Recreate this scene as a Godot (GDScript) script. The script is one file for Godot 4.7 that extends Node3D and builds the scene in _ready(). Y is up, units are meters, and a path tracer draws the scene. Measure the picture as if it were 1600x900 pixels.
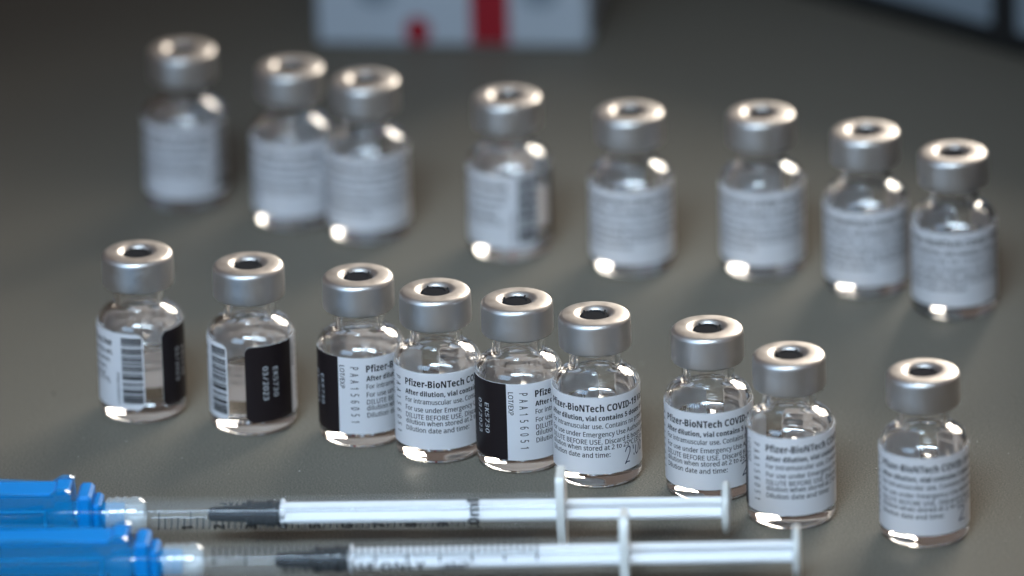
extends Node3D
# A close-up of two rows of small vaccine vials and two syringes on a grey table. Units: metres, y up.

const MM := 0.001
var used := {}
var font_plain: Font
var font_bold: Font
var font_mono: Font

# ---------------------------------------------------------------- camera, light, exposure
func set_camera() -> void:
	var pitch := deg_to_rad(21.5)
	var roll := deg_to_rad(-1.609)
	var dist := 2.0
	var fwd := Vector3(0, -sin(pitch), -cos(pitch))
	var up := Vector3(0, cos(pitch), -sin(pitch))
	var r := Vector3.RIGHT * cos(roll) + up * sin(roll)
	var u := up * cos(roll) - Vector3.RIGHT * sin(roll)
	var cam := Camera3D.new()
	cam.name = "camera"
	cam.transform = Transform3D(Basis(r, u, -fwd), -fwd * dist)
	cam.fov = 3.1933
	cam.near = 0.05
	cam.far = 20.0
	var lens := CameraAttributesPhysical.new()
	lens.frustum_focal_length = 430.51
	lens.frustum_near = 0.05
	lens.frustum_far = 20.0
	lens.exposure_aperture = 10.0
	lens.frustum_focus_distance = 1.905
	cam.attributes = lens
	add_child(cam)
	cam.current = true

func set_light() -> void:
	var e := Environment.new()
	e.background_mode = Environment.BG_COLOR
	e.background_color = Color(0.34, 0.30, 0.28)
	e.tonemap_mode = Environment.TONE_MAPPER_LINEAR
	e.tonemap_exposure = 1.36
	e.sdfgi_enabled = true
	e.ssao_enabled = true
	e.ssil_enabled = true
	var w := WorldEnvironment.new()
	w.name = "surroundings"
	w.environment = e
	add_child(w)
	# unseen warm window behind on the right, placed to light caps and cast shadows
	area_light("unseen_window_behind", polar(28.5, 25, 2.4), Vector2(1.2, 0.76), Color(1.0, 0.955, 0.89), 5.4)
	# unseen cool light in front at the left, placed to light the labels
	area_light("unseen_front_light", polar(218, 20, 0.75), Vector2(0.40, 0.36), Color(0.70, 0.85, 1.0), 0.17)
	# added soft spot: its fading cone stands in for darkening towards the picture edges
	var lamp := SpotLight3D.new()
	lamp.name = "added_spot"
	lamp.light_color = Color(0.82, 0.92, 1.0)
	lamp.light_energy = 0.68
	lamp.light_size = 0.14
	lamp.spot_angle = 13.0
	lamp.spot_angle_attenuation = 1.0
	lamp.spot_range = 3.0
	lamp.shadow_enabled = true
	add_child(lamp)
	lamp.look_at_from_position(polar(190, 47, 0.47), Vector3(0.006, 0.0, 0.062), Vector3.UP)
	# unseen ceiling light high in front, placed for small highlights on the glass
	area_light("unseen_ceiling_light", polar(160, 62, 1.6), Vector2(0.30, 0.06), Color(1.0, 0.96, 0.9), 0.05)

func polar(azimuth: float, elevation: float, d: float) -> Vector3:   # azimuth from straight back, clockwise seen from above
	var a := deg_to_rad(azimuth)
	var b := deg_to_rad(elevation)
	return Vector3(0, 0, 0.05) + Vector3(sin(a) * cos(b), sin(b), -cos(a) * cos(b)) * d

func area_light(called: String, at: Vector3, size: Vector2, color: Color, energy: float) -> void:
	var l := AreaLight3D.new()
	l.name = called
	l.area_size = size
	l.light_color = color
	l.light_energy = energy
	l.area_range = 6.0
	l.shadow_enabled = true
	add_child(l)
	l.look_at_from_position(at, Vector3(0, 0.01, 0.05), Vector3.UP)

# ---------------------------------------------------------------- naming
func numbered(called: String) -> String:
	used[called] = used.get(called, -1) + 1
	return called if used[called] == 0 else "%s_%03d" % [called, used[called]]

func thing(called: String, label: String, category: String, group := "") -> Node3D:
	var o := Node3D.new()
	o.name = numbered(called)
	add_child(o)
	tag(o, label, category, group)
	return o

func tag(o: Node, label: String, category: String, group := "") -> void:
	o.set_meta("label", label)
	o.set_meta("category", category)
	if group:
		o.set_meta("group", group)

func part(called: String, m: Mesh, mat: Material, parent: Node) -> MeshInstance3D:
	var o := MeshInstance3D.new()
	o.name = called
	o.mesh = m
	if mat:
		for k in m.get_surface_count():
			o.set_surface_override_material(k, mat)
	parent.add_child(o, true)
	return o

# ---------------------------------------------------------------- mesh helpers (millimetres in, metres out)
# a turned shape: profile points (radius, height) run so that the outside lies to their right; steps along +y
func lathe(profile: Array, steps := 64, crease := 35.0) -> ArrayMesh:
	var v := PackedVector3Array()
	var n := PackedVector3Array()
	var uv := PackedVector2Array()
	var idx := PackedInt32Array()
	var segs := profile.size() - 1
	var sn := []
	for k in segs:
		var d: Vector2 = (profile[k + 1] - profile[k]).normalized()
		sn.append(Vector2(d.y, -d.x))
	var lim := cos(deg_to_rad(crease))
	for k in segs:
		var n0: Vector2 = sn[k]
		var n1: Vector2 = sn[k]
		if k > 0 and sn[k - 1].dot(sn[k]) > lim:
			n0 = (sn[k - 1] + sn[k]).normalized()
		if k < segs - 1 and sn[k + 1].dot(sn[k]) > lim:
			n1 = (sn[k + 1] + sn[k]).normalized()
		var base := v.size()
		for j in steps + 1:
			var a := TAU * j / steps
			var s := sin(a)
			var c := cos(a)
			var p0: Vector2 = profile[k]
			var p1: Vector2 = profile[k + 1]
			v.append(Vector3(p0.x * s, p0.y, p0.x * c) * MM)
			v.append(Vector3(p1.x * s, p1.y, p1.x * c) * MM)
			n.append(Vector3(n0.x * s, n0.y, n0.x * c))
			n.append(Vector3(n1.x * s, n1.y, n1.x * c))
			uv.append(Vector2(float(j) / steps, float(k) / segs))
			uv.append(Vector2(float(j) / steps, float(k + 1) / segs))
		for j in steps:
			var q := base + 2 * j
			if profile[k + 1].x > 1e-5:
				idx.append_array([q, q + 1, q + 3])
			if profile[k].x > 1e-5:
				idx.append_array([q, q + 3, q + 2])
	return from_arrays(v, n, uv, idx)

func from_arrays(v: PackedVector3Array, n: PackedVector3Array, uv: PackedVector2Array, idx: PackedInt32Array, onto: ArrayMesh = null) -> ArrayMesh:
	var a := []
	a.resize(Mesh.ARRAY_MAX)
	a[Mesh.ARRAY_VERTEX] = v
	a[Mesh.ARRAY_NORMAL] = n
	if uv.size():
		a[Mesh.ARRAY_TEX_UV] = uv
	a[Mesh.ARRAY_INDEX] = idx
	var m := onto if onto else ArrayMesh.new()
	m.add_surface_from_arrays(Mesh.PRIMITIVE_TRIANGLES, a)
	return m

func arc(cx: float, cy: float, r: float, from: float, to: float, count: int, ry := -1.0) -> Array:
	var out := []
	for k in count + 1:
		var a := deg_to_rad(lerpf(from, to, float(k) / count))
		out.append(Vector2(cx + r * cos(a), cy + (r if ry < 0 else ry) * sin(a)))
	return out

# a bevelled block
func block(st: SurfaceTool, c: Vector3, size: Vector3, bevel := 0.25, turn := Basis.IDENTITY) -> void:
	var h := size / 2.0
	var b := minf(bevel, minf(h.x, minf(h.y, h.z)) * 0.9)
	var faces := []
	for ax in 3:
		for sg in [-1.0, 1.0]:
			var n := Vector3.ZERO
			n[ax] = sg
			var u := (ax + 1) % 3
			var w := (ax + 2) % 3
			var q := []
			for k in [[-1, -1], [1, -1], [1, 1], [-1, 1]]:
				var p := Vector3.ZERO
				p[ax] = sg * h[ax]
				p[u] = k[0] * (h[u] - b)
				p[w] = k[1] * (h[w] - b)
				q.append(p)
			faces.append([q, n])
	for ax in 3:                                     # bevels along each edge
		var u := (ax + 1) % 3
		var w := (ax + 2) % 3
		for su in [-1.0, 1.0]:
			for sw in [-1.0, 1.0]:
				var q := []
				for k in [[-1, 0], [1, 0], [1, 1], [-1, 1]]:
					var p := Vector3.ZERO
					p[ax] = k[0] * (h[ax] - b)
					p[u] = su * (h[u] - (b if k[1] == 1 else 0.0))
					p[w] = sw * (h[w] - (0.0 if k[1] == 1 else b))
					q.append(p)
				var n := Vector3.ZERO
				n[u] = su
				n[w] = sw
				faces.append([q, n.normalized()])
	for sx in [-1.0, 1.0]:
		for sy in [-1.0, 1.0]:
			for sz in [-1.0, 1.0]:
				var s := Vector3(sx, sy, sz)
				faces.append([[Vector3(s.x * h.x, s.y * (h.y - b), s.z * (h.z - b)), Vector3(s.x * (h.x - b), s.y * h.y, s.z * (h.z - b)), Vector3(s.x * (h.x - b), s.y * (h.y - b), s.z * h.z)], s.normalized()])
	for f in faces:
		var q: Array = f[0]
		var n: Vector3 = f[1]
		var around: Vector3 = (q[1] - q[0]).cross(q[2] - q[0])
		if around.dot(n) > 0:                        # clockwise seen from outside
			q.reverse()
		for k in range(1, q.size() - 1):
			for p in [q[0], q[k], q[k + 1]]:
				st.set_normal(turn * n)
				st.add_vertex((c + turn * p) * MM)

func blocks(list: Array) -> ArrayMesh:
	var st := SurfaceTool.new()
	st.begin(Mesh.PRIMITIVE_TRIANGLES)
	for b in list:
		block(st, b[0], b[1], b[2] if b.size() > 2 else 0.25, b[3] if b.size() > 3 else Basis.IDENTITY)
	return st.commit()

# an outline in (x, y), clockwise or not, pushed out along z from z0 to z1
func slab(outline: PackedVector2Array, z0: float, z1: float) -> ArrayMesh:
	var st := SurfaceTool.new()
	st.begin(Mesh.PRIMITIVE_TRIANGLES)
	var o := outline.duplicate()
	if not Geometry2D.is_polygon_clockwise(o):
		o.reverse()
	var t := Geometry2D.triangulate_polygon(o)
	for side in 2:
		var z := z1 if side else z0
		for k in range(0, t.size(), 3):
			var p := [o[t[k]], o[t[k + 1]], o[t[k + 2]]]
			var turn: float = (p[1] - p[0]).cross(p[2] - p[0])
			if (turn > 0) == (side == 1):
				p.reverse()
			for q in p:
				st.set_normal(Vector3(0, 0, 1 if side else -1))
				st.add_vertex(Vector3(q.x, q.y, z) * MM)
	for k in o.size():
		var a := o[k]
		var b := o[(k + 1) % o.size()]
		var n2 := Vector3(b.y - a.y, a.x - b.x, 0).normalized()
		var mid := (a + b) / 2.0 + Vector2(n2.x, n2.y) * 0.01
		if Geometry2D.is_point_in_polygon(mid, o):
			n2 = -n2
		var q := [Vector3(a.x, a.y, z0), Vector3(a.x, a.y, z1), Vector3(b.x, b.y, z1), Vector3(b.x, b.y, z0)]
		if (q[1] - q[0]).cross(q[2] - q[0]).dot(n2) > 0:
			q.reverse()
		for i in [0, 1, 2, 0, 2, 3]:
			st.set_normal(n2)
			st.add_vertex(q[i] * MM)
	return st.commit()

# ---------------------------------------------------------------- materials
func mat(color: Color, rough := 0.5, metal := 0.0) -> StandardMaterial3D:
	var m := StandardMaterial3D.new()
	m.albedo_color = color
	m.roughness = rough
	m.metallic = metal
	return m

func clear(color: Color, alpha: float, rough := 0.05) -> StandardMaterial3D:
	var m := mat(Color(color, alpha), rough)
	m.transparency = BaseMaterial3D.TRANSPARENCY_ALPHA
	return m

func solid_glass(scale: float, color := Color(1, 1, 1)) -> StandardMaterial3D:
	var m := mat(Color(color, 0.0), 0.0)
	m.transparency = BaseMaterial3D.TRANSPARENCY_ALPHA
	m.refraction_enabled = true
	m.refraction_scale = scale
	return m

func noise_map(freq: float, rng: int, lo: Color, hi: Color, size := 512, kind := FastNoiseLite.TYPE_SIMPLEX_SMOOTH, octaves := 3) -> NoiseTexture2D:
	var f := FastNoiseLite.new()
	f.noise_type = kind
	f.seed = rng
	f.frequency = freq
	f.fractal_octaves = octaves
	var t := NoiseTexture2D.new()
	t.width = size
	t.height = size
	t.seamless = true
	t.noise = f
	var g := Gradient.new()
	g.set_color(0, lo)
	g.set_color(1, hi)
	t.color_ramp = g
	return t

# ---------------------------------------------------------------- the print on the vial label
const LW := 1340        # 335 degrees round the vial, 4 pixels each
const LH := 440         # 15.4 mm
var ink := PackedByteArray()    # the picture at twice that size, RGB

func ink_tri(a: Vector2, b: Vector2, c: Vector2, col: Color) -> void:
	var w := LW * 2
	var x0 := maxi(0, int(floor(minf(a.x, minf(b.x, c.x)))))
	var x1 := mini(w - 1, int(ceil(maxf(a.x, maxf(b.x, c.x)))))
	var y0 := maxi(0, int(floor(minf(a.y, minf(b.y, c.y)))))
	var y1 := mini(LH * 2 - 1, int(ceil(maxf(a.y, maxf(b.y, c.y)))))
	var r := int(col.r8)
	var g := int(col.g8)
	var bl := int(col.b8)
	for y in range(y0, y1 + 1):
		for x in range(x0, x1 + 1):
			var p := Vector2(x + 0.5, y + 0.5)
			var e0 := (b - a).cross(p - a)
			var e1 := (c - b).cross(p - b)
			var e2 := (a - c).cross(p - c)
			if (e0 >= 0 and e1 >= 0 and e2 >= 0) or (e0 <= 0 and e1 <= 0 and e2 <= 0):
				var i := (y * w + x) * 3
				ink[i] = r
				ink[i + 1] = g
				ink[i + 2] = bl

func ink_rect(u0: float, v0: float, u1: float, v1: float, col: Color) -> void:   # degrees, millimetres from the top
	var sx := 8.0
	var sy := LH * 2 / 15.4
	var a := Vector2(u0 * sx, v0 * sy)
	var b := Vector2(u1 * sx, v1 * sy)
	ink_tri(a, Vector2(b.x, a.y), b, col)
	ink_tri(a, b, Vector2(a.x, b.y), col)

func glyphs(text: String, font: Font) -> Array:      # [triangle corners, bounds], x right, y up
	var t := TextMesh.new()
	t.text = text
	t.font = font
	t.font_size = 48
	t.pixel_size = 0.01
	t.depth = 0.0
	t.curve_step = 2.0
	var pts := PackedVector2Array()
	var lo := Vector2(1e9, 1e9)
	var hi := -lo
	for s in t.get_surface_count():
		var a := t.surface_get_arrays(s)
		var v: PackedVector3Array = a[Mesh.ARRAY_VERTEX]
		var ix: PackedInt32Array = a[Mesh.ARRAY_INDEX] if a[Mesh.ARRAY_INDEX] != null else PackedInt32Array(range(v.size()))
		for i in ix:
			var p := Vector2(v[i].x, v[i].y)
			pts.append(p)
			lo = lo.min(p)
			hi = hi.max(p)
	return [pts, Rect2(lo, hi - lo)]

# text from u0 to u1 (degrees) with its baseline v (mm from the top) and capitals cap mm high
func ink_text(text: String, font: Font, u0: float, u1: float, v: float, cap: float, col: Color) -> void:
	var g := glyphs(text, font)
	var caps: Rect2 = glyphs("H", font)[1]
	var r: Rect2 = g[1]
	var sx := (u1 - u0) * 8.0 / r.size.x
	var sy := cap / caps.size.y * LH * 2 / 15.4
	var pts: PackedVector2Array = g[0]
	for k in range(0, pts.size(), 3):
		var q := []
		for i in 3:
			var p := pts[k + i]
			q.append(Vector2(u0 * 8.0 + (p.x - r.position.x) * sx, v * LH * 2 / 15.4 - (p.y - caps.position.y) * sy))
		for o in [Vector2.ZERO, Vector2(1.3, 0), Vector2(0.6, 0.9)]:
			ink_tri(q[0] + o, q[1] + o, q[2] + o, col)

# text turned clockwise, reading downwards from v0 to v1, its baseline at u, capitals reaching wide degrees to the right
func ink_down(text: String, font: Font, u: float, wide: float, v0: float, v1: float, col: Color) -> void:
	var g := glyphs(text, font)
	var caps: Rect2 = glyphs("H", font)[1]
	var r: Rect2 = g[1]
	var sy := (v1 - v0) * LH * 2 / 15.4 / r.size.x
	var sx := wide * 8.0 / caps.size.y
	var pts: PackedVector2Array = g[0]
	for k in range(0, pts.size(), 3):
		var q := []
		for i in 3:
			var p := pts[k + i]
			q.append(Vector2(u * 8.0 + (p.y - caps.position.y) * sx, v0 * LH * 2 / 15.4 + (p.x - r.position.x) * sy))
		for o in [Vector2.ZERO, Vector2(0, 1.2), Vector2(0.9, 0.6)]:
			ink_tri(q[0] + o, q[1] + o, q[2] + o, col)

func ink_stroke(pts: Array, width: float, col: Color) -> void:    # points in (degrees, mm)
	var sy := LH * 2 / 15.4
	for k in pts.size() - 1:
		var a := Vector2(pts[k].x * 8.0, pts[k].y * sy)
		var b := Vector2(pts[k + 1].x * 8.0, pts[k + 1].y * sy)
		var side := (b - a).normalized().orthogonal() * width * sy / 2.0
		var on := (b - a).normalized() * width * sy * 0.35
		ink_tri(a - on + side, b + on + side, b + on - side, col)
		ink_tri(a - on + side, b + on - side, a - on - side, col)

func ink_image() -> ImageTexture:
	var im := Image.create_from_data(LW * 2, LH * 2, false, Image.FORMAT_RGB8, ink)
	im.resize(LW, LH, Image.INTERPOLATE_BILINEAR)
	return ImageTexture.create_from_image(im)

func label_prints() -> Array:
	var paper := Color(0.90, 0.905, 0.915)
	var black := Color(0.05, 0.045, 0.055)
	var patch := Color(0.15, 0.115, 0.12)
	var pen := Color(0.12, 0.15, 0.27)
	ink.resize(LW * 2 * LH * 2 * 3)
	ink.fill(int(paper.r * 255))
	for k in range(2, ink.size(), 3):
		ink[k] = int(paper.b * 255)
	ink_rect(0, 0, 72, 15.4, patch)
	ink_down("EK5730", font_mono, 38.0, 7.0, 4.6, 10.6, paper)
	ink_down("03/2023", font_mono, 23.5, 7.0, 4.2, 11.0, paper)
	ink_down("LOT/EXP", font_plain, 74.5, 6.5, 1.6, 6.2, black)
	ink_down("P A A 1 5 6 0 5 1", font_mono, 89.0, 10.5, 1.8, 13.0, black)
	ink_text("Pfizer-BioNTech COVID-19 Vaccine", font_bold, 110, 290, 2.85, 1.35, black)
	ink_text("After dilution, vial contains 5 doses of 0.3 mL", font_bold, 110, 291, 4.65, 0.98, black)
	ink_text("For intramuscular use. Contains no preservative.", font_plain, 110, 287, 6.25, 0.95, black)
	ink_text("For use under Emergency Use Authorization.", font_plain, 110, 279, 7.9, 0.95, black)
	ink_text("DILUTE BEFORE USE. Discard 6 hours after", font_plain, 110, 276, 9.4, 0.95, black)
	ink_text("dilution when stored at 2 to 25°C (35 to 77°F).", font_plain, 110, 286, 10.6, 0.95, black)
	ink_text("Dilution date and time:", font_plain, 110, 200, 12.05, 0.95, black)
	ink_down("PAA156051", font_mono, 296.5, 4.5, 8.2, 14.4, black)
	var rng := RandomNumberGenerator.new()
	rng.seed = 7
	var v := 0.9
	while v < 14.4:
		var bar := [0.1, 0.16, 0.26, 0.42, 0.66][rng.randi() % 5] as float
		ink_rect(305, v, 333.0, minf(v + bar, 14.6), black)
		v += bar + ([0.1, 0.14, 0.22, 0.3][rng.randi() % 4] as float)
	var blank := ink.duplicate()
	var out := [ink_image()]
	var two := [Vector2(222, 11.7), Vector2(224.5, 11.0), Vector2(228, 10.8), Vector2(230.5, 11.2), Vector2(230, 12.0), Vector2(226, 13.1), Vector2(221.5, 14.1), Vector2(225, 13.8), Vector2(229, 13.9)]
	ink_stroke(two, 0.2, pen)
	ink_stroke([Vector2(236.5, 11.0), Vector2(237, 11.7)], 0.2, pen)
	ink_stroke([Vector2(238, 12.7), Vector2(238.2, 13.0)], 0.2, pen)
	ink_stroke([Vector2(242.5, 11.3), Vector2(242, 12.6), Vector2(244, 13.1), Vector2(248, 12.8), Vector2(250, 11.6), Vector2(249, 10.9)], 0.2, pen)
	ink_stroke([Vector2(255, 10.8), Vector2(253, 11.6), Vector2(254, 12.8), Vector2(258, 12.6), Vector2(259, 11.4), Vector2(255, 10.8)], 0.2, pen)
	out.append(ink_image())
	ink = blank
	ink_stroke([Vector2(223, 11.2), Vector2(228, 10.9), Vector2(233, 10.9), Vector2(235, 11.3), Vector2(230, 12.4), Vector2(224, 13.6), Vector2(229, 13.4), Vector2(235, 13.6)], 0.2, pen)
	out.append(ink_image())
	return out

# a thin sheet bent round the body; surface 0 outside (print), 1 the back of the black patch, 2 the rest of the back and the rims
func label_mesh() -> ArrayMesh:
	var ro := 8.22
	var ri := 8.075
	var h0 := 3.0
	var h1 := 18.4
	var cols := []
	var rad := 1.5
	for k in 9:
		var t := sin(PI / 2 * k / 8.0)
		cols.append([rad_to_deg(rad * (1.0 - cos(PI / 2 * k / 8.0)) / ro), rad * (1.0 - t)])
	for k in range(1, 128):
		cols.append([lerpf(12.0, 323.0, k / 128.0), 0.0])
	for k in 9:
		var b := PI / 2 * (8 - k) / 8.0
		cols.append([335.0 - rad_to_deg(rad * (1.0 - cos(b)) / ro), rad * (1.0 - sin(b))])
	var v := PackedVector3Array()
	var n := PackedVector3Array()
	var uv := PackedVector2Array()
	var idx := PackedInt32Array()
	var v2 := PackedVector3Array()
	var n2 := PackedVector3Array()
	var idx2 := PackedInt32Array()
	var idx3 := PackedInt32Array()
	var m := ArrayMesh.new()
	for c in cols:
		var a := deg_to_rad(c[0])
		var d := Vector3(sin(a), 0, cos(a))
		for h in [h0 + c[1], h1 - c[1]]:
			v.append((d * ro + Vector3(0, h, 0)) * MM)
			n.append(d)
			uv.append(Vector2(c[0] / 335.0, (h1 - h) / (h1 - h0)))
			v2.append((d * ri + Vector3(0, h, 0)) * MM)
			n2.append(-d)
	for k in cols.size() - 1:
		var q := k * 2
		idx.append_array([q, q + 1, q + 3, q, q + 3, q + 2])
		(idx3 if cols[k][0] < 72.0 else idx2).append_array([q, q + 3, q + 1, q, q + 2, q + 3])
	from_arrays(v, n, uv, idx, m)
	from_arrays(v2, n2, PackedVector2Array(), idx3, m)
	for side in 2:                                       # rims along the top and the bottom
		var b := v2.size()
		for k in cols.size():
			for s in [v[k * 2 + side], v2[k * 2 + side]]:
				v2.append(s)
				n2.append(Vector3(0, 1 if side else -1, 0))
		for k in cols.size() - 1:
			var q := b + k * 2
			if side:
				idx2.append_array([q, q + 1, q + 3, q, q + 3, q + 2])
			else:
				idx2.append_array([q, q + 3, q + 1, q, q + 2, q + 3])
	return from_arrays(v2, n2, PackedVector2Array(), idx2, m)

# ---------------------------------------------------------------- vials
var label_mats := []

func make_vial() -> Node3D:
	var t := thing("vaccine_vial", "", "vial", "small glass vials standing in two rows")
	var glass := solid_glass(0.047)
	# outside from the middle of the base up to the lip, then back down the inside
	var p: Array = [Vector2(0, 0.55), Vector2(3.0, 0.5), Vector2(5.2, 0.25), Vector2(6.2, 0.03), Vector2(6.6, 0.0)]
	p += arc(6.6, 1.5, 1.5, -80, 0, 8)
	p += [Vector2(8.1, 6.0), Vector2(8.1, 12.0), Vector2(8.1, 18.2)]
	p += arc(5.0, 18.5, 3.1, 4, 62, 12, 3.0)
	p += [Vector2(6.0, 21.45), Vector2(5.4, 21.75), Vector2(5.0, 22.15), Vector2(4.85, 22.7), Vector2(4.8, 23.4), Vector2(4.8, 26.3), Vector2(5.0, 26.6), Vector2(6.2, 26.75), Vector2(6.35, 27.0), Vector2(6.35, 29.6), Vector2(6.1, 29.9), Vector2(3.9, 29.9), Vector2(3.6, 29.6)]
	p += [Vector2(3.6, 22.6), Vector2(3.75, 22.0), Vector2(4.2, 21.4), Vector2(4.9, 20.9)]
	p += arc(4.4, 18.2, 2.65, 60, 4, 10, 2.6)
	var lv := 14.6
	p += [Vector2(7.1, 17.6), Vector2(7.1, lv)]
	part("glass_bottle", lathe(p, 96, 50), glass, t)
	# the liquid fills the glass up to its free surface, which climbs the wall a little; below it glass and liquid refract as one
	part("vaccine_liquid", lathe([Vector2(7.1, lv), Vector2(7.0, lv - 0.1), Vector2(6.85, lv - 0.17), Vector2(6.4, lv - 0.24), Vector2(0, lv - 0.26)], 96, 60), solid_glass(0.04), t)
	var rubber := mat(Color(0.13, 0.13, 0.14), 0.8)
	rubber.metallic_specular = 0.12
	var s: Array = [Vector2(0, 25.9), Vector2(2.4, 25.9), Vector2(3.3, 26.1), Vector2(3.58, 26.5), Vector2(3.58, 29.95), Vector2(6.2, 29.95), Vector2(6.3, 30.2), Vector2(6.3, 31.4), Vector2(5.9, 31.7), Vector2(2.64, 31.7), Vector2(2.55, 31.98), Vector2(2.3, 32.1), Vector2(1.9, 32.12), Vector2(1.7, 31.98), Vector2(0, 32.0)]
	part("rubber_stopper", lathe(s, 48, 30), rubber, t)
	var alu := mat(Color(0.80, 0.785, 0.775), 0.30, 1.0)
	alu.roughness_texture = noise_map(0.02, 5, Color(0.39, 0.39, 0.39), Color(0.51, 0.51, 0.51), 256)
	alu.roughness = 1.0
	alu.normal_enabled = true
	alu.normal_scale = 0.25
	var nm := noise_map(0.012, 9, Color.BLACK, Color.WHITE, 256)
	nm.color_ramp = null
	nm.as_normal_map = true
	nm.bump_strength = 2.0
	alu.normal_texture = nm
	alu.uv1_triplanar = true
	alu.uv1_scale = Vector3(60, 60, 60)
	var c: Array = [Vector2(5.0, 26.25), Vector2(5.2, 25.95), Vector2(6.2, 26.0)]
	c += arc(6.2, 26.5, 0.5, -90, 0, 5)
	c += [Vector2(6.72, 28.0), Vector2(6.7, 30.4), Vector2(6.68, 31.35)]
	c += arc(5.68, 31.4, 1.0, 5, 82, 9)
	c += [Vector2(4.8, 32.5), Vector2(4.0, 32.52), Vector2(3.6, 32.5), Vector2(3.25, 32.35), Vector2(2.95, 32.05), Vector2(2.72, 31.78), Vector2(2.66, 31.72), Vector2(2.9, 31.74), Vector2(5.6, 31.9), Vector2(6.4, 31.2), Vector2(6.42, 27.0), Vector2(6.1, 26.55), Vector2(5.0, 26.25)]
	var cap := part("crimp_cap", lathe(c, 96, 45), alu, t)
	var dark := mat(Color(0.05, 0.05, 0.055), 0.5)
	for a in [-62.0, 28.0, 150.0]:
		var b := Basis(Vector3.UP, deg_to_rad(a))
		var nb := part("torn_nub", blocks([[b * Vector3(0, 31.98, -2.72), Vector3(0.36, 0.5, 0.4), 0.12, b]]), dark, cap)
		nb.cast_shadow = GeometryInstance3D.SHADOW_CASTING_SETTING_ON
	var back := clear(Color(0.97, 0.97, 0.97), 0.38, 0.7)
	back.backlight_enabled = true
	back.backlight = Color(0.8, 0.8, 0.8)
	var lab := part("paper_label", label_mesh(), null, t)
	for pic in label_prints():
		var m := mat(Color.WHITE, 0.42)
		m.albedo_texture = pic
		m.texture_repeat = false
		m.backlight_enabled = true
		m.backlight = Color(0.94, 0.94, 0.94)
		label_mats.append(m)
	lab.set_surface_override_material(0, label_mats[0])
	lab.set_surface_override_material(1, mat(Color(0.95, 0.95, 0.95), 0.7))
	lab.set_surface_override_material(2, back)
	return t

func vials() -> void:
	# x, z (mm), degrees of the label that face the camera, handwriting, label
	var spots := [
		[-70.0, 57.0, 330, 0, "glass vial showing its barcode, leftmost of the front row"],
		[-49.1, 64.7, 8, 0, "glass vial with the round-cornered black patch and lot number facing forward"],
		[-28.6, 72.1, 103, 0, "glass vial with a narrow black strip on its left, third from left in front"],
		[-14.3, 80.7, 157, 0, "glass vial with printed text facing forward, between the two showing black panels"],
		[0.8, 86.7, 89, 0, "middle front vial whose label shows black panel left and lot code upright"],
		[15.0, 94.8, 184, 1, "vial with handwritten time in pen, behind the rear syringe's finger flange"],
		[35.5, 103.2, 178, 2, "vial with a pen mark behind the rear syringe's thumb disc"],
		[50.0, 117.2, 145, 0, "second vial from the right in front, lot code at the left of its text"],
		[73.9, 127.4, 177, 2, "rightmost vial of the front row, standing apart from the others"],
		[-63.8, -52.9, 255, 0, "most blurred vial, leftmost and farthest of the back row"],
		[-42.4, -41.2, 250, 0, "blurred vial second from left in the back row, overlapped by its neighbour"],
		[-27.6, -32.7, 195, 0, "blurred vial third from left in the back row, in front of its neighbour"],
		[0.0, -21.2, 294, 0, "blurred back-row vial with a barcode on its right side"],
		[23.6, -10.8, 200, 0, "blurred back-row vial right of the one with the barcode"],
		[48.9, -7.8, 212, 0, "blurred vial third from the right in the back row"],
		[68.6, 3.6, 190, 0, "blurred vial second from the right in the back row"],
		[84.9, 16.3, 186, 0, "rightmost vial of the back row, nearest of that row"],
		[114.0, 31.0, 120, 0, "vial out of view past the right edge, casting its shadow into the picture"],  # out of view, placed for the shadow it drops at the right edge
	]
	var rng := RandomNumberGenerator.new()
	rng.seed = 21
	var first := make_vial()
	for k in spots.size():
		var s: Array = spots[k]
		var o: Node3D = first
		if k > 0:
			o = first.duplicate()
			o.name = numbered("vaccine_vial")
			add_child(o)
		o.position = Vector3(s[0], 0.02, s[1]) * MM
		o.rotation.y = deg_to_rad(-s[2])
		o.scale = Vector3(1, 0.986, 1)
		o.set_meta("label", s[4])
		o.get_node("paper_label").set_surface_override_material(0, label_mats[s[3]])
		# each label was stuck on by hand, a little higher, lower or askew
		o.get_node("paper_label").position.y = rng.randf_range(-0.22, 0.28) * MM
		o.get_node("paper_label").rotation = Vector3(deg_to_rad(rng.randf_range(-0.25, 0.25)), 0, deg_to_rad(rng.randf_range(-0.25, 0.25)))
		o.get_node("crimp_cap").position = Vector3.ZERO
		# caps are crimped at any angle
		o.get_node("crimp_cap").rotation.y = deg_to_rad(s[2] + (k * 67) % 40)

# ---------------------------------------------------------------- syringes: the axis along +x, the finger flange at 0, the needle towards -x
const BARREL := 3.25    # outer radius, mm

func turned(profile: Array, steps := 48, crease := 35.0) -> ArrayMesh:   # a turned shape laid along x: (radius, x) points
	var m := lathe(profile, steps, crease)
	var st := SurfaceTool.new()
	st.append_from(m, 0, Transform3D(Basis(Vector3(0, -1, 0), Vector3(1, 0, 0), Vector3(0, 0, 1)), Vector3.ZERO))
	return st.commit()

# a point on the barrel: x along it, angle from the top towards the camera
func on_barrel(x: float, deg: float, r := BARREL + 0.02) -> Vector3:
	var a := deg_to_rad(deg)
	return Vector3(x, r * cos(a), r * sin(a))

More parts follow.
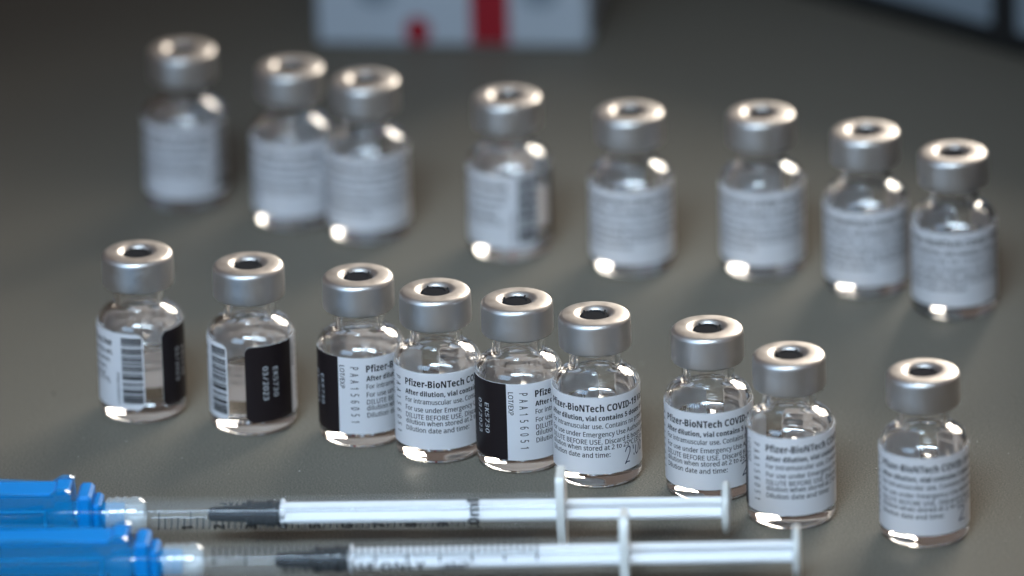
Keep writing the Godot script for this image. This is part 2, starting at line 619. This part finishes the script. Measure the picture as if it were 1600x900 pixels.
func bent_patch(st: SurfaceTool, x0: float, x1: float, a0: float, a1: float) -> void:
	var n := maxi(1, int(ceil(absf(a1 - a0) / 12.0)))
	for k in n:
		var b0 := lerpf(a0, a1, float(k) / n)
		var b1 := lerpf(a0, a1, float(k + 1) / n)
		var q := [[x0, b0], [x1, b0], [x1, b1], [x0, b1]]
		for i in [0, 1, 2, 0, 2, 3]:
			st.set_normal(on_barrel(0, q[i][1], 1.0))
			st.add_vertex(on_barrel(q[i][0], q[i][1]) * MM)

# text bent on the barrel. Along: reads along +x with its foot at angle a. Else it is turned to read up from angle a, its foot at x.
func bent_text(st: SurfaceTool, text: String, x: float, a: float, cap: float, along: bool, stretch := 1.0) -> void:
	var g := glyphs(text, font_bold)
	var caps: Rect2 = glyphs("H", font_bold)[1]
	var s := cap / caps.size.y
	var pts: PackedVector2Array = g[0]
	var left: float = g[1].position.x
	for k in range(0, pts.size(), 3):
		var q := []
		for i in 3:
			var e := Vector2((pts[k + i].x - left) * s * stretch, (pts[k + i].y - caps.position.y) * s)
			var arc_deg := rad_to_deg((e.y if along else e.x) / BARREL)
			q.append([x + (e.x if along else -e.y), a - arc_deg])
		for i in 3:
			st.set_normal(on_barrel(0, q[i][1], 1.0))
			st.add_vertex(on_barrel(q[i][0], q[i][1]) * MM)

func make_syringe(called_label: String, tip_at: float, disc_at: float, ticks_from: float, ticks_to: float, numerals: bool, text_at: float, text_x: float, emblem: bool, spin: float) -> Node3D:
	var t := thing("syringe", called_label, "syringe", "syringes lying in front of the vials")
	var shell := clear(Color(0.86, 0.89, 0.91), 0.03, 0.06)
	shell.metallic_specular = 0.22
	var milky := mat(Color(0.80, 0.80, 0.785), 0.35)
	milky.backlight_enabled = true
	milky.backlight = Color(0.4, 0.4, 0.4)
	var white := mat(Color(0.90, 0.90, 0.905), 0.32)
	white.backlight_enabled = true
	white.backlight = Color(0.25, 0.25, 0.25)
	var black := mat(Color(0.045, 0.05, 0.06), 0.6)
	black.metallic_specular = 0.25
	var print_ink := mat(Color(0.06, 0.06, 0.07), 0.6)
	var clear_part := clear(Color(0.86, 0.90, 0.92), 0.3, 0.1)
	var blue := clear(Color(0.0, 0.54, 0.86), 0.72, 0.34)
	blue.metallic_specular = 0.35
	var blue_wall := clear(Color(0.0, 0.55, 0.80), 0.34, 0.12)
	var blue_light := clear(Color(0.04, 0.56, 0.80), 0.6, 0.15)
	# barrel: an open tube with its own wall
	part("barrel", turned([Vector2(2.35, -75.2), Vector2(3.0, -75.4), Vector2(BARREL, -75.0), Vector2(BARREL, 0.0), Vector2(2.45, 0.0), Vector2(2.45, -74.6), Vector2(0.9, -74.6), Vector2(0.9, -75.2), Vector2(2.35, -75.2)], 64), shell, t)
	var fl := PackedVector2Array()
	for k in 48:
		var a := TAU * k / 48
		fl.append(Vector2(clampf(cos(a) * 9.2, -7.9, 7.9), sin(a) * 4.6))
	var flange := slab(fl, -0.75, 0.75)
	var f := part("finger_flange", flange, milky, t)
	f.transform = Transform3D(Basis(Vector3(0, 1, 0), Vector3(0, 0, 1), Vector3(1, 0, 0)), Vector3(0.76, 0, 0) * MM)
	f.rotate_x(deg_to_rad(spin))
	# scale
	var st := SurfaceTool.new()
	st.begin(Mesh.PRIMITIVE_TRIANGLES)
	for k in 51:
		var x := -73.2 + 5.83 * k / 5.0
		var is_long := k % 5 == 0
		bent_patch(st, x - 0.16, x + 0.16, ticks_from if not is_long else ticks_from - 22.0 * signf(ticks_to - ticks_from) * (1.0 if numerals else 0.0), ticks_to if not is_long or numerals else ticks_to + 24.0)
	part("scale_marks", st.commit(), print_ink, t)
	if numerals:
		st = SurfaceTool.new()
		st.begin(Mesh.PRIMITIVE_TRIANGLES)
		for k in range(1, 10):
			bent_text(st, str(k), -73.2 + 5.83 * k + 0.95, 128.0, 2.1, false)
		bent_text(st, "1.0ml", -73.2 + 58.3 + 0.75, 158.0, 2.1, false)
		part("scale_numerals", st.commit(), print_ink, t)
	st = SurfaceTool.new()
	st.begin(Mesh.PRIMITIVE_TRIANGLES)
	bent_text(st, "SINGLE USE ONLY", text_x, text_at, 1.7, true, 1.32)
	part("printed_warning", st.commit(), print_ink, t)
	if emblem:
		st = SurfaceTool.new()
		st.begin(Mesh.PRIMITIVE_TRIANGLES)
		for k in 40:                                   # a slanting oval ring with lettering inside
			for i in [0, 1, 2, 0, 2, 3]:
				var a := TAU * (k + (1 if i == 1 or i == 2 else 0)) / 40.0
				var r := 1.0 if i < 2 else 0.87
				var ex := cos(a) * 2.7 * r
				var ey := sin(a) * 1.05 * r + ex * 0.22
				var deg := text_at - rad_to_deg((ey + 0.75) / BARREL)
				st.set_normal(on_barrel(0, deg, 1.0))
				st.add_vertex(on_barrel(-30.0 + ex, deg) * MM)
		bent_text(st, "abc", -31.6, text_at - 3.0, 1.25, true, 1.3)
		part("printed_emblem", st.commit(), print_ink, t)
	# plunger
	var s: Array = [Vector2(0, tip_at), Vector2(0.9, tip_at), Vector2(1.3, tip_at + 0.5), Vector2(1.6, tip_at + 6.9), Vector2(2.1, tip_at + 7.0), Vector2(2.44, tip_at + 7.2), Vector2(2.44, tip_at + 8.2), Vector2(2.2, tip_at + 8.5), Vector2(2.2, tip_at + 10.6), Vector2(2.44, tip_at + 10.9), Vector2(2.44, tip_at + 12.0), Vector2(2.2, tip_at + 12.3), Vector2(2.2, tip_at + 13.2), Vector2(0, tip_at + 13.2)]
	part("plunger_stopper", turned(s, 48, 30), black, t)
	var b := Basis(Vector3.RIGHT, deg_to_rad(28))
	var rod_length := disc_at - tip_at - 13.2
	var mid := (disc_at + tip_at + 13.2) / 2.0
	part("plunger_rod", blocks([[Vector3(mid, 0, 0), Vector3(rod_length, 4.5, 1.1), 0.2, b], [Vector3(mid, 0, 0), Vector3(rod_length - 0.02, 1.1, 4.5), 0.2, b], [Vector3(tip_at + 13.7, 0, 0), Vector3(0.9, 4.2, 4.2), 0.4, b]]), white, t)
	part("thumb_disc", turned([Vector2(0, disc_at - 0.01), Vector2(4.5, disc_at), Vector2(4.85, disc_at + 0.3), Vector2(4.85, disc_at + 1.0), Vector2(4.5, disc_at + 1.3), Vector2(0, disc_at + 1.2)], 48), milky, t)
	# luer collar with ribs
	var l: Array = [Vector2(2.0, -82.3), Vector2(3.2, -82.3), Vector2(3.35, -82.0)]
	for k in 3:
		var x := -81.6 + k * 1.5
		l += [Vector2(3.35, x), Vector2(3.15, x + 0.15), Vector2(3.15, x + 0.65), Vector2(3.4, x + 0.8), Vector2(3.4, x + 1.2)]
	l += [Vector2(3.4, -76.6), Vector2(3.25, -76.0), Vector2(2.7, -75.3), Vector2(2.0, -75.3), Vector2(2.0, -82.3)]
	part("luer_collar", turned(l, 48, 30), clear_part, t)
	# blue needle hub, hinge ring and the shield folded over the needle
	part("needle_hub", turned([Vector2(0, -96.0), Vector2(1.3, -96.0), Vector2(1.6, -92.0), Vector2(2.7, -91.8), Vector2(2.9, -86.5), Vector2(2.6, -84.0), Vector2(2.4, -79.0), Vector2(0, -78.5)], 40), blue_light, t)
	part("hinge_ring", blocks([[Vector3(-86.0, 0.0, 0), Vector3(2.7, 10.4, 7.6), 0.6], [Vector3(-83.9, -0.3, 0), Vector3(1.7, 7.4, 6.4), 0.5]]), blue, t)
	var wall_outline := PackedVector2Array([Vector2(-88.0, -4.9), Vector2(-88.0, 1.0), Vector2(-88.4, 6.1), Vector2(-89.2, 6.5), Vector2(-90.6, 6.5), Vector2(-92.6, 5.3), Vector2(-98, 5.6), Vector2(-104, 6.0), Vector2(-112, 6.1), Vector2(-124, 5.6), Vector2(-130, 4.2), Vector2(-132, 1.5), Vector2(-131, -3.4), Vector2(-124, -4.8)])
	var sh := part("needle_shield", slab(wall_outline, 3.0, 3.9), blue_wall, t)
	part("shield_wall", slab(wall_outline, -3.9, -3.0), blue_wall, sh)
	part("shield_top", blocks([[Vector3(-110, 5.2, 0), Vector3(37, 0.9, 6.0), 0.2], [Vector3(-90.0, 5.6, 0), Vector3(2.6, 0.9, 6.0), 0.2]]), blue, sh)
	part("shield_rib", blocks([[Vector3(-108, -2.6, 3.95), Vector3(34, 0.7, 0.5), 0.2], [Vector3(-108, 2.4, 3.95), Vector3(30, 0.6, 0.5), 0.2], [Vector3(-93.2, -0.6, 3.95), Vector3(0.6, 6.0, 0.5), 0.2]]), blue_light, sh)
	part("needle_sheath", turned([Vector2(0, -126), Vector2(1.1, -126), Vector2(1.7, -98.0), Vector2(2.2, -94.0), Vector2(0, -93.9)], 32), blue_light, t)
	part("needle", turned([Vector2(0, -122), Vector2(0.25, -121), Vector2(0.25, -95.0), Vector2(0, -94.9)], 16), mat(Color(0.75, 0.75, 0.76), 0.25, 1.0), t)
	return t

func syringes() -> void:
	var a := make_syringe("rear syringe whose scale shows numerals, black plunger and blue needle guard", -63.8, 30.0, -124.0, -170.0, true, -75.0, -62.0, false, 8.0)
	a.position = Vector3(7.2, 7.7, 129.9) * MM
	a.rotation = Vector3(0, deg_to_rad(-4.4), deg_to_rad(0.9))
	var b := make_syringe("nearest syringe, printed warning on its barrel, blue needle guard cut by the frame", -62.3, 31.0, 14.0, 56.0, false, 110.0, -61.0, true, -6.0)
	b.position = Vector3(18.2, 7.7, 151.5) * MM
	b.rotation = Vector3(0, deg_to_rad(-3.7), deg_to_rad(0.9))

# ---------------------------------------------------------------- table and the boxes behind
func table() -> void:
	var m := mat(Color(0.515, 0.495, 0.455), 0.46)
	m.metallic_specular = 0.12
	var grain := noise_map(0.11, 3, Color(0.80, 0.80, 0.80), Color(1, 1, 1), 1024, FastNoiseLite.TYPE_SIMPLEX, 3)
	var ramp := Gradient.new()                           # a speckled laminate: mostly one tone, a few dark and pale grains
	ramp.offsets = PackedFloat32Array([0.0, 0.22, 0.34, 0.70, 0.80, 1.0])
	ramp.colors = PackedColorArray([Color(0.50, 0.50, 0.49), Color(0.68, 0.68, 0.67), Color(0.78, 0.78, 0.78), Color(0.81, 0.81, 0.81), Color(0.95, 0.95, 0.94), Color(1, 1, 1)])
	grain.color_ramp = ramp
	m.albedo_texture = grain
	m.uv1_triplanar = true
	m.uv1_scale = Vector3(17, 17, 17)
	var nm := noise_map(0.16, 4, Color.BLACK, Color.WHITE, 1024, FastNoiseLite.TYPE_SIMPLEX, 3)
	nm.color_ramp = null
	nm.as_normal_map = true
	nm.bump_strength = 3.0
	m.normal_enabled = true
	m.normal_texture = nm
	m.normal_scale = 0.25
	var o := part("table_top", blocks([[Vector3(0, -15, -60), Vector3(1400, 30, 900), 2.0]]), m, self)
	o.set_meta("kind", "structure")
	o.set_meta("label", "grey matte table top under the vials and syringes")

	# dust and crumbs lying on the table, pale and dark
	var rng := RandomNumberGenerator.new()
	rng.seed = 11
	var dust := ArrayMesh.new()
	for dark in 2:
		var st := SurfaceTool.new()
		st.begin(Mesh.PRIMITIVE_TRIANGLES)
		for k in (45 if dark else 260):
			var at := Vector3(rng.randf_range(-115, 115), 0.05, rng.randf_range(-120, 160))
			var size := rng.randf_range(0.06, 0.17) if rng.randf() < 0.93 else rng.randf_range(0.2, 0.34)
			block(st, at + Vector3(0, size * 0.25, 0), Vector3(size * rng.randf_range(0.8, 1.9), size * 0.6, size), size * 0.2, Basis(Vector3.UP, rng.randf() * TAU))
		st.commit(dust)
	var dm := part("dust", dust, null, self)
	dm.set_surface_override_material(0, mat(Color(0.74, 0.73, 0.70), 0.9))
	dm.set_surface_override_material(1, mat(Color(0.12, 0.11, 0.10), 0.9))
	dm.set_meta("kind", "stuff")
	dm.set_meta("label", "fine pale and dark dust scattered over the grey table top")

func boxes() -> void:
	var t := thing("paper_carton", "white carton with a red stripe standing behind the back row of vials", "carton")
	var card := mat(Color(0.69, 0.72, 0.75), 0.6)
	var red := mat(Color(0.58, 0.02, 0.10), 0.6)
	var grey := mat(Color(0.52, 0.56, 0.60), 0.6)
	part("carton_body", blocks([[Vector3(0, 32, -18), Vector3(56.4, 64, 36), 0.8]]), card, t)
	part("red_stripe", blocks([[Vector3(7.6, 32, 0.05), Vector3(8.0, 62.4, 0.14), 0.03]]), red, t)
	var dot := PackedVector2Array()
	for k in 24:
		dot.append(Vector2(-7.4 + 2.7 * cos(TAU * k / 24), 3.4 + 3.0 * sin(TAU * k / 24)))
	part("red_dot", slab(dot, -0.02, 0.12), red, t)
	for x in [-16.0, 18.0]:
		var ring := PackedVector2Array()
		for k in 24:
			ring.append(Vector2(x + 4.2 * cos(TAU * k / 24), 12.5 + 4.0 * sin(TAU * k / 24)))
		part("printed_oval", slab(ring, -0.02, 0.12), grey, t)
	t.position = Vector3(-10.6, 0.02, -136.4) * MM
	t.rotation.y = deg_to_rad(-6.9)
	# the dark case at the back right, its front face turned to the left
	var c := thing("storage_case", "black storage case with pale panels at the far right behind the vials", "case")
	var dark := mat(Color(0.06, 0.055, 0.05), 0.7)
	var pale := mat(Color(0.50, 0.54, 0.57), 0.6)
	part("case_body", blocks([[Vector3(55, 21.5, -27), Vector3(284, 43, 54), 1.5]]), dark, c)  # its ends run on out of view to shade the table
	for k in [[-59.0, 51.0], [0.0, 51.8], [58.8, 52.0], [117.8, 52.0], [170.0, 42.0]]:
		part("front_panel", blocks([[Vector3(k[0], 22.7, 0.1), Vector3(k[1], 34, 0.9), 0.3]]), pale, c)
	c.position = Vector3(80.7, 0.02, -142.4) * MM
	c.rotation.y = deg_to_rad(-43.0)
	# unseen large box beyond the top edge, placed to shade the back table
	var b := thing("unseen_shade_box", "large brown box out of view at the back, placed to shade the table", "box")
	var brown := mat(Color(0.50, 0.41, 0.33), 0.85)
	part("box_body", blocks([[Vector3(0, 87, -75), Vector3(490, 174, 150), 1.5]]), brown, b)
	part("box_flap", blocks([[Vector3(0, 174.9, -38), Vector3(486, 1.6, 73), 0.4], [Vector3(0, 174.9, -112.5), Vector3(486, 1.6, 73), 0.4]]), brown, b)
	b.position = Vector3(-95.0, 0.02, -330.0) * MM
	# unseen small box past the right edge, placed to darken the table there
	var r := thing("unseen_side_box", "small dark grey box out of view past the right edge, placed to shade the table", "box")
	var grey_card := mat(Color(0.22, 0.22, 0.22), 0.7)
	part("box_body", blocks([[Vector3(0, 32, 0), Vector3(104, 64, 60), 1.2]]), grey_card, r)
	part("box_lid", blocks([[Vector3(0, 67.2, 0), Vector3(107, 6, 63), 1.0]]), grey_card, r)
	r.position = Vector3(186.0, 0.02, -72.0) * MM

func typeface(family: String, weight: int) -> Font:
	var f := SystemFont.new()
	f.font_names = PackedStringArray([family])
	f.font_weight = weight
	return f

func _ready() -> void:
	set_camera()
	set_light()
	font_plain = typeface("Droid Sans", 400)
	font_bold = typeface("Droid Sans", 700)
	font_mono = typeface("Droid Sans Mono", 400)
	table()
	boxes()
	vials()
	syringes()
